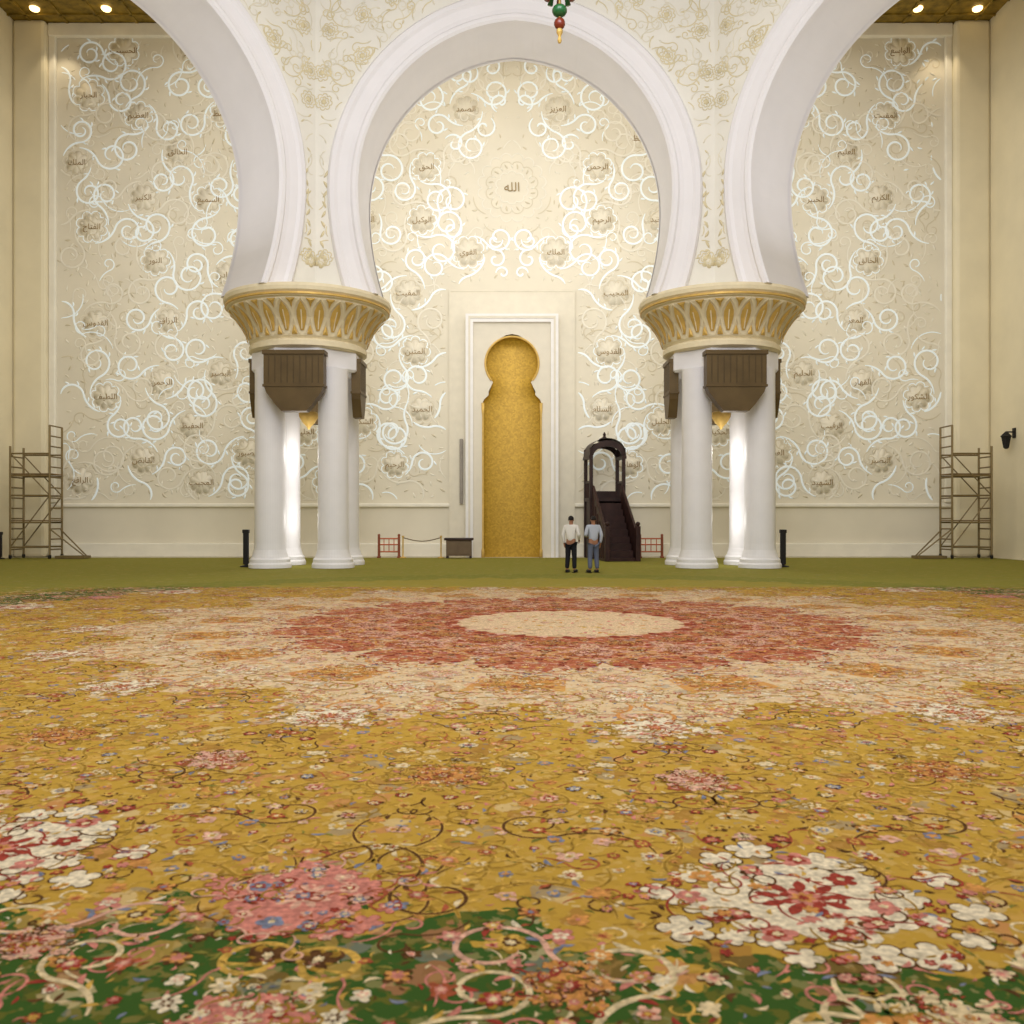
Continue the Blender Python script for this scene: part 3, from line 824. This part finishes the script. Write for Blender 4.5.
# ---------------------------------------------------------------- minbar
mn=empty('minbar',(3.85,37.5,ZB),rot=math.radians(7),label='tall carved dark wood pulpit with canopy and steps',category='pulpit')
g=G()
for x in (-.68,.68):
    for y in (-.55,.55):
        g.box(x-.07,x+.07,y-.07,y+.07,0,4.55,bev=.02)
g.box(-.75,.75,-.62,.62,2.35,2.5); g.box(-.66,.66,.50,.56,0,2.4); 
for x in (-.66,.66): g.box(x-.03,x+.03,-.55,.55,0,2.35)
g.box(-.72,.72,.5,.58,2.5,2.8)
for x in (-.68,.68): 
    g.box(x-.03,x+.03,-.5,.5,3.1,3.2)
    for i in range(6): g.rod((x,-.45+.18*i,2.5),(x,-.45+.18*i,3.1),.025)
g.obj('pulpit_tower',m_wood,parent=mn)
g=G()
def archpanel(y0,y1,hw=.62):
    v=[];f=[]
    inner=[(-hw*cos(pi*i/14),4.15+.45*sin(pi*i/14)) for i in range(15)]
    outer=[((-hw-.12)*cos(pi*i/14),4.15+.7*max(0,sin(pi*i/14))**.8) for i in range(15)]
    for p in inner: v.append((p[0],y0,p[1]))
    for p in outer: v.append((p[0],y0,p[1]))
    for p in inner: v.append((p[0],y1,p[1]))
    for p in outer: v.append((p[0],y1,p[1]))
    for i in range(14): f+=[(i,i+1,16+i,15+i),(30+i,31+i,46+i,45+i),(i,30+i,31+i,i+1),(15+i,16+i,46+i,45+i)]
    g.add(v,f)
archpanel(-.62,-.54); archpanel(.54,.62)
v=[];f=[]
for y in (-.66,.66):
    for i in range(15): v.append((-.76*cos(pi*i/14),y,4.2+.74*max(0,sin(pi*i/14))**.8))
for i in range(14): f.append((i,i+1,16+i,15+i))
g.add(v,f)
for s_ in (-1,1):
    a,b_=sorted((s_*.62,s_*.78)); g.box(a,b_,-.66,.66,4.1,4.22)
g.lathe([(.3,4.86),(.22,4.96),(.08,5.02),(.05,5.08),(.07,5.14),(.02,5.24)],n=14)
g.obj('canopy',m_wood,parent=mn)
g=G()
N_=9
for i in range(N_):
    z1=2.4*(1-(i+.5)/N_); y=-.62-.27*i
    g.box(-.5,.5,y-.3,y,0,max(.1,z1))
g.obj('steps',m_wood2,parent=mn)
for sx in (-1,1):
    g=G(); x=sx*.6
    poly=[(-.6,0),(-3.1,0),(-3.1,.95),(-.6,2.9)]
    v=[(x-.05,p[0],p[1]) for p in poly]+[(x+.05,p[0],p[1]) for p in poly]
    g.add(v,[(0,1,2,3),(7,6,5,4),(0,4,5,1),(1,5,6,2),(2,6,7,3),(3,7,4,0)])
    g.rod((x,-3.1,1.0),(x,-.6,2.95),.06); g.box(x-.09,x+.09,-3.2,-3.02,0,1.35,bev=.02); g.ball((x,-3.11,1.43),.09)
    for i in range(6):
        y=-.9-.38*i; g.rod((x+.06*sx,y,.1),(x+.06*sx,y,2.65-(abs(y)-.6)*.78),.03)
    g.obj('side_panel',m_wood2,parent=mn)

# ---------------------------------------------------------------- scaffolds
def scaffold(cx,cy,mir,lab):
    e=empty('scaffold_tower',(cx,cy,ZB-.02),label=lab,category='scaffold')
    for sx in (-1,1):
        g=G(); hh=(5.45 if sx*mir>0 else 4.6)
        for sy in (-1,1): g.rod((sx*.8,sy*.5,.16),(sx*.8,sy*.5,hh),.045)
        z=.4
        while z<hh: g.rod((sx*.8,-.5,z),(sx*.8,.5,z),.03); z+=.42
        g.obj('end_frame',m_scaf,parent=e)
    g=G()
    for z in (.5,1.5,2.6,3.4,4.3):
        for sy in (-1,1): g.rod((-.8,sy*.5,z),(.8,sy*.5,z),.035)
    for sy in (-1,1):
        g.rod((-.8,sy*.5,.5),(.8,sy*.5,2.6),.025); g.rod((.8,sy*.5,2.6),(-.8,sy*.5,4.3),.025)
    g.obj('brace',m_scaf,parent=e)
    for z in (1.55,3.45):
        g=G(); 
        for i in range(4): g.box(-.82,.82,-.48+.24*i,-.26+.24*i,z,z+.05)
        g.obj('platform',m_plank,parent=e)
    for sx in (-1,1):
        for sy in (-1,1):
            g=G(); x,y=sx*.8,sy*.5
            g.rod((x-.03,y,.11),(x+.03,y,.11),.085,14); g.box(x-.05,x+.05,y-.02,y+.02,.1,.2)
            g.obj('caster',m_black,parent=e)
    g=G(); x0,x1=sorted((mir*.9,mir*2.1)); g.box(x0,x1,-.3,.3,.025,.14); g.rod((mir*.8,.4,1.2),(mir*2.0,.1,.14),.03); g.rod((mir*.8,-.4,1.2),(mir*2.0,-.1,.14),.03)
    g.obj('outrigger',m_scaf,parent=e)
scaffold(-19.55,37.0,1,'bronze-toned wheeled scaffold tower standing against cream wall')
scaffold(18.65,37.0,-1,'bronze-toned wheeled scaffold tower standing beside cream pilaster')

# ---------------------------------------------------------------- stands, barriers, table
def stand(x,y,h=1.26,lab='black metal floor stand beside marble column base'):
    e=empty('floor_stand',(x,y,ZB),label=lab,category='stand',group='black floor stands')
    g=G(); g.lathe([(.2,0),(.2,.03),(.06,.06),(.05,.1)],n=20); g.obj('base',m_black,parent=e)
    g=G(); g.box(-.09,.09,-.06,.06,.08,h,bev=.02); g.box(-.11,.11,-.08,.08,h-.12,h,bev=.02); g.obj('post',m_black,parent=e)
stand(X(246,30.4),30.4); stand(X(783,30.4),30.4)
stand(X(5,37),36.6,1.1,'black metal floor stand beside scaffold tower')
m_red=mat('barrier_red',(186,104,70),.6); m_red2=mat('barrier_post',(140,76,50),.6)
def barrier(x0,x1,y,lab):
    e=empty('wooden_barrier',((x0+x1)/2,y,ZB),label=lab,category='barrier',group='low wooden barriers along the wall')
    w=(x1-x0)/2
    for sx in (-1,1):
        g=G(); g.box(sx*w-.05,sx*w+.05,-.05,.05,0,.9,bev=.015); g.box(sx*w-.06,sx*w+.06,-.2,.2,0,.06); g.ball((sx*w,0,.94),.06); g.obj('post',m_red2,parent=e)
    g=G()
    for z in (.25,.55,.8): g.rod((-w,0,z),(w,0,z),.03)
    for i in range(3):
        x=-w*.5+i*w*.5; g.rod((x,0,.25),(x,0,.8),.02)
    g.obj('rail',m_red,parent=e)
barrier(X(379,37.8),X(399,37.8),37.8,'low reddish wooden barrier before cream marble wall')
barrier(X(640,37.8),X(662,37.8),37.8,'low reddish wooden barrier beside the dark pulpit')
a,b_=X(403,37.5),X(441,37.5)
e=empty('rope_barrier',(0,37.5,ZB),label='slim gold posts linked by a rope before wall',category='barrier')
for xx in (a,b_):
    g=G(); g.lathe([(.14,0),(.14,.03),(.03,.06),(.03,.85),(.05,.87),(.05,.93)],c=(xx,0,0),n=12); g.obj('post',m_gold,parent=e)
g=G(); g.tube([(a+(b_-a)*i/10,0,.85-.15*sin(pi*i/10)) for i in range(11)],.02,6)
g.obj('rope',m_bronze,parent=e)
e=empty('low_table',(X(459,37.4),37.4,ZB),label='small dark-topped wooden table beside the gold niche',category='table')
g=G(); g.box(-.6,.6,-.32,.32,.74,.84,bev=.02); g.obj('table_top',m_wood,parent=e)
g=G(); g.box(-.52,.52,-.26,.26,.1,.74); 
for x in (-.26,.26): g.box(x-.2,x+.2,-.29,-.25,.18,.66)
g.obj('cabinet_body',mat('grey_wood',(110,92,70),.6),parent=e)
for x in (-.48,.48):
    for y in (-.22,.22):
        g=G(); g.box(x-.04,x+.04,y-.04,y+.04,0,.1); g.obj('leg',m_wood,parent=e)
g=G(); g.box(-.07,.07,-.07,.07,0,2.8,bev=.02); g.box(-.045,.045,-.08,-.065,.1,2.7); g.obj('column_speaker',mat('speaker_grey',(150,142,132),.6),loc=(X(461,38.6),38.84,2.3),label='slim grey column speaker mounted on cream marble panel',category='speaker')
e=empty('wall_lantern',(XR,36.7,4.85),label='black metal lantern bracketed to cream side wall',category='lamp')
g=G(); g.lathe([(.05,-.35),(.12,-.3),(.2,.12),(.24,.16),(.1,.3),(.03,.36)],c=(-.35,0,0),n=6); g.obj('lantern_body',m_black,parent=e)
g=G(); g.rod((-.35,0,.34),(-.0,0,.34),.03); g.box(-.05,0,-.1,.1,.1,.5); g.obj('bracket',m_black,parent=e)

# ---------------------------------------------------------------- chandelier tail
chx,chy=.74,14.0
e=empty('chandelier',(chx,chy,0),label='gold chandelier ending in green and red crystal balls',category='chandelier')
m_gr=mat('green_crystal',(40,104,58),.15,spec=.6); m_rd=mat('red_crystal',(130,52,34),.15,spec=.6)
g=G(); g.lathe([(.02,9.02),(.035,9.06),(.02,9.12),(.05,9.18),(.05,9.22),(.015,9.26),(.015,ZC)],n=12); g.obj('stem',m_gold,parent=e)
g=G(); g.ball((0,0,9.32),.09); g.obj('red_crystal',m_rd,smooth=True,parent=e)
g=G(); g.ball((0,0,9.52),.12,sc_=(1,1,.8)); g.obj('green_crystal',m_gr,smooth=True,parent=e)
for k in range(8):
    a=2*pi*k/8; g=G(); g.rod((.2*cos(a),.2*sin(a),9.68),(.1*cos(a),.1*sin(a),10.0),.045,8,r2=.01)
    g.obj('crystal_drop',m_gr if k%2 else m_rd,parent=e,smooth=True)
g=G(); g.lathe([(.05,9.85),(.3,9.95),(.8,10.3),(1.3,10.9),(1.5,11.6),(1.45,11.65),(1.2,11.0)],n=36); g.obj('bowl',m_gold,smooth=True,parent=e)

# ---------------------------------------------------------------- people
m_skin=mat('skin',(164,116,88),.6,var=.05)
m_hair=mat('black_hair',(26,20,18),.7)
def skinmesh(name,joints,edges,m,parent,sub=2,root=0,label=None):
    me=bpy.data.meshes.new(name); keys=list(joints); ix={k:i for i,k in enumerate(keys)}
    me.from_pydata([joints[k][0] for k in keys],[(ix[a],ix[b]) for a,b in edges],[])
    me.materials.append(m)
    o=bpy.data.objects.new(name,me); COL.objects.link(o)
    md=o.modifiers.new('skin','SKIN'); md.use_smooth_shade=True
    for i,k in enumerate(keys):
        r=joints[k][1]; r=(r,r) if isinstance(r,(int,float)) else r
        me.skin_vertices[0].data[i].radius=r
        me.skin_vertices[0].data[i].use_root=(i==root)
    s=o.modifiers.new('sub','SUBSURF'); s.levels=sub; s.render_levels=sub
    dg=bpy.context.evaluated_depsgraph_get(); nm=bpy.data.meshes.new_from_object(o.evaluated_get(dg))
    o.modifiers.clear(); o.data=nm; nm.name=name
    o.parent=parent
    if label: o['label']=label
    return o
def person(loc,rot,shirt,trous,arms,lab,headturn=0,stance=.1):
    e=empty('person',loc,rot,label=lab,category='person')
    J={'pelvis':((0,0,.93),(.13,.1)),'spine':((0,0,1.12),(.12,.09)),'chest':((0,.0,1.3),(.145,.1)),'neck':((0,0.0,1.455),.052),
       'head':((0,-.01,1.54),(.068,.08)),'crown':((0,0,1.63),(.072,.088)),'nose':((sin(headturn)*.1,-cos(headturn)*.1-.0,1.565),.012)}
    E=[('pelvis','spine'),('spine','chest'),('chest','neck'),('neck','head'),('head','crown'),('head','nose')]
    S={'pelvis':((0,0,.90),(.165,.125)),'spine':((0,0,1.12),(.15,.115)),'chest':((0,0,1.31),(.165,.12)),'collar':((0,0,1.425),.075)}
    SE=[('pelvis','spine'),('spine','chest'),('chest','collar')]
    Tr={'pelvis':((0,0,.94),(.15,.12))}; TE=[]
    for s_,nm in ((-1,'r'),(1,'l')):
        sh=(s_*.18,0,1.385); el,wr_=arms[nm]
        J['sh'+nm]=(sh,.052); J['el'+nm]=(el,.04); J['wr'+nm]=(wr_,.026)
        E+=[('chest','sh'+nm),('sh'+nm,'el'+nm),('el'+nm,'wr'+nm)]
        d=(Vector(wr_)-Vector(el)).normalized(); pm=Vector(wr_)+d*.055; J['pm'+nm]=(tuple(pm),(.034,.018)); E.append(('wr'+nm,'pm'+nm))
        side=Vector((0,-1,0)) if abs(d.z)>.7 else Vector((0,0,1))
        inn=Vector((-s_,0,0))
        for k in range(4):
            ofs=(k-1.5)*.019; L=(.065,.078,.072,.055)[k]
            a=pm+side*(-ofs)+d*.03; b_=a+d*L*.5+inn*.006; c=b_+d*L*.45+inn*.02
            for q,(p,rr) in enumerate(((a,.0095),(b_,.009),(c,.0075))): J['f%s%d%d'%(nm,k,q)]=(tuple(p),rr)
            E+=[('pm'+nm,'f%s%d0'%(nm,k)),('f%s%d0'%(nm,k),'f%s%d1'%(nm,k)),('f%s%d1'%(nm,k),'f%s%d2'%(nm,k))]
        t0=Vector(wr_)+d*.02+side*.035; t1=t0+d*.035+side*.018; J['t%s0'%nm]=(tuple(t0),.011); J['t%s1'%nm]=(tuple(t1),.009)
        E+=[('wr'+nm,'t%s0'%nm),('t%s0'%nm,'t%s1'%nm)]
        hx=s_*.085; kx=s_*(.085+stance*.2); ax=s_*(.08+stance*.4)
        J['hp'+nm]=((hx,0,.88),.085); J['kn'+nm]=((kx,-.01,.49),.055); J['an'+nm]=((ax,.03,.09),.036); J['to'+nm]=((ax+s_*.02,-.12,.035),.03)
        E+=[('pelvis','hp'+nm),('hp'+nm,'kn'+nm),('kn'+nm,'an'+nm),('an'+nm,'to'+nm)]
        S['sh'+nm]=((s_*.185,0,1.385),.068); S['el'+nm]=(el,.056); w2=Vector(el).lerp(Vector(wr_),.92); S['wr'+nm]=(tuple(w2),.042)
        SE+=[('chest','sh'+nm),('sh'+nm,'el'+nm),('el'+nm,'wr'+nm)]
        Tr['hp'+nm]=((hx,0,.85),.105); Tr['kn'+nm]=((kx,-.01,.49),.08); Tr['an'+nm]=((ax,.025,.1),.068)
        TE+=[('pelvis','hp'+nm),('hp'+nm,'kn'+nm),('kn'+nm,'an'+nm)]
        g=G(); g.ball((ax+s_*.01,-.05,.05),.15,n=14,sc_=(.33,1,.33)); g.box(ax-.045,ax+.055,-.18,.09,0,.02,bev=.005)
        g.obj('shoe',m_black,smooth=True,parent=e)
    skinmesh('body',J,E,m_skin,e)
    skinmesh('shirt',S,SE,shirt,e)
    skinmesh('trousers',Tr,TE,trous,e)
    g=G(); v=[];f=[];n=20
    R=Matrix.Rotation(headturn,4,'Z')
    for j in range(9):
        t=pi*.62*j/8
        for i in range(n):
            a=2*pi*i/n; back=sin(a)
            tt=t*(1.0 if back>0 else .72)
            p=R@Vector((.088*sin(tt)*cos(a),.005+.104*sin(tt)*sin(a),1.615+.098*cos(tt))); v.append(p[:])
    for j in range(8):
        for i in range(n): f.append((j*n+i,j*n+(i+1)%n,(j+1)*n+(i+1)%n,(j+1)*n+i))
    g.add(v,f); g.obj('hair',m_hair,smooth=True,parent=e)
    for s_ in (-1,1):
        g=G(); c=R@Vector((s_*.08,.0,1.575)); g.ball(c,.028,n=8,sc_=(.4,.7,1.1)); g.obj('ear',m_skin,smooth=True,parent=e)
        g=G(); c=R@Vector((s_*.03,-.078,1.595)); g.ball(c,.012,n=8); g.obj('eye',m_hair,smooth=True,parent=e)
    g=G(); c=R@Vector((0,-.082,1.525)); g.ball(c,.02,n=8,sc_=(1.1,.4,.3)); g.obj('mouth',mat('lips',(130,70,60),.6),smooth=True,parent=e)
    return e
m_ws=mat('white_shirt',(226,222,216),.8,var=.03); m_bt=mat('black_trousers',(22,22,28),.8)
m_gs=mat('blue_grey_shirt',(178,184,198),.8,var=.04); m_gt=mat('grey_trousers',(96,102,122),.8)
dp=27.2
person((X(571,dp),dp,ZB),math.radians(155),m_ws,m_bt,{'r':((-.26,.02,1.13),(-.2,-.16,.98)),'l':((.25,.04,1.12),(.23,-.03,.86))},'standing person in white shirt and black trousers',headturn=.3)
person((X(593,dp),dp-.1,ZB),math.radians(200),m_gs,m_gt,{'r':((-.25,.05,1.12),(-.24,-.02,.86)),'l':((.27,.03,1.13),(.12,-.2,1.08))},'standing person in pale blue-grey shirt and grey trousers',headturn=-.2)

# ---------------------------------------------------------------- lights
def area(loc,target,size,power,col,sy=None,spread=None):
    l=bpy.data.lights.new('area','AREA'); l.energy=power; l.color=col; l.size=size
    if sy: l.shape='RECTANGLE'; l.size_y=sy
    o=bpy.data.objects.new('area_light',l); o.location=loc
    o.rotation_euler=(Vector(target)-Vector(loc)).to_track_quat('-Z','Y').to_euler(); COL.objects.link(o); return o
def point(loc,power,col,r=.15):
    l=bpy.data.lights.new('point','POINT'); l.energy=power; l.color=col; l.shadow_soft_size=r
    o=bpy.data.objects.new('lamp_light',l); o.location=loc; COL.objects.link(o)
def spot(loc,target,power,col,ang=60,blend=.6,r=.1):
    l=bpy.data.lights.new('spot','SPOT'); l.energy=power; l.color=col; l.spot_size=math.radians(ang); l.spot_blend=blend; l.shadow_soft_size=r
    o=bpy.data.objects.new('spot_light',l); o.location=loc
    o.rotation_euler=(Vector(target)-Vector(loc)).to_track_quat('-Z','Y').to_euler(); COL.objects.link(o)
warm=(1.0,.84,.6)
area((0,14,21.5),(0,14,0),14,2100,(1,.97,.91))
area((0,3,15),(0,31,12),12,2600,(.88,.92,1.0))
area((0,35,22),(0,36.5,5),30,620,(1,.965,.9),sy=4)
# broad even wash on the qibla wall
area((0,32.6,11.5),(0,39,11.0),34,1000,(1,.975,.93),sy=14)
for x in (-19.3,18.3): spot((x,38.1,22.5),(x,39,15),120,warm,80)
for x in (-11.5,0,11.5):
    yy=31.0 if x==0 else 27.0
    area((x,yy,10.2),(x,yy,20),2.2,110,(.95,.95,1.0))
for p in (PL,PR):
    point((p[0],p[1],3.9),50,(1,.97,.92),.3)
    point((p[0],p[1],1.6),32,(1,.97,.92),.3)
w=bpy.data.worlds.new('world'); sc.world=w; w.use_nodes=True
bg=w.node_tree.nodes['Background']; bg.inputs[0].default_value=(1,.965,.93,1); bg.inputs[1].default_value=.64
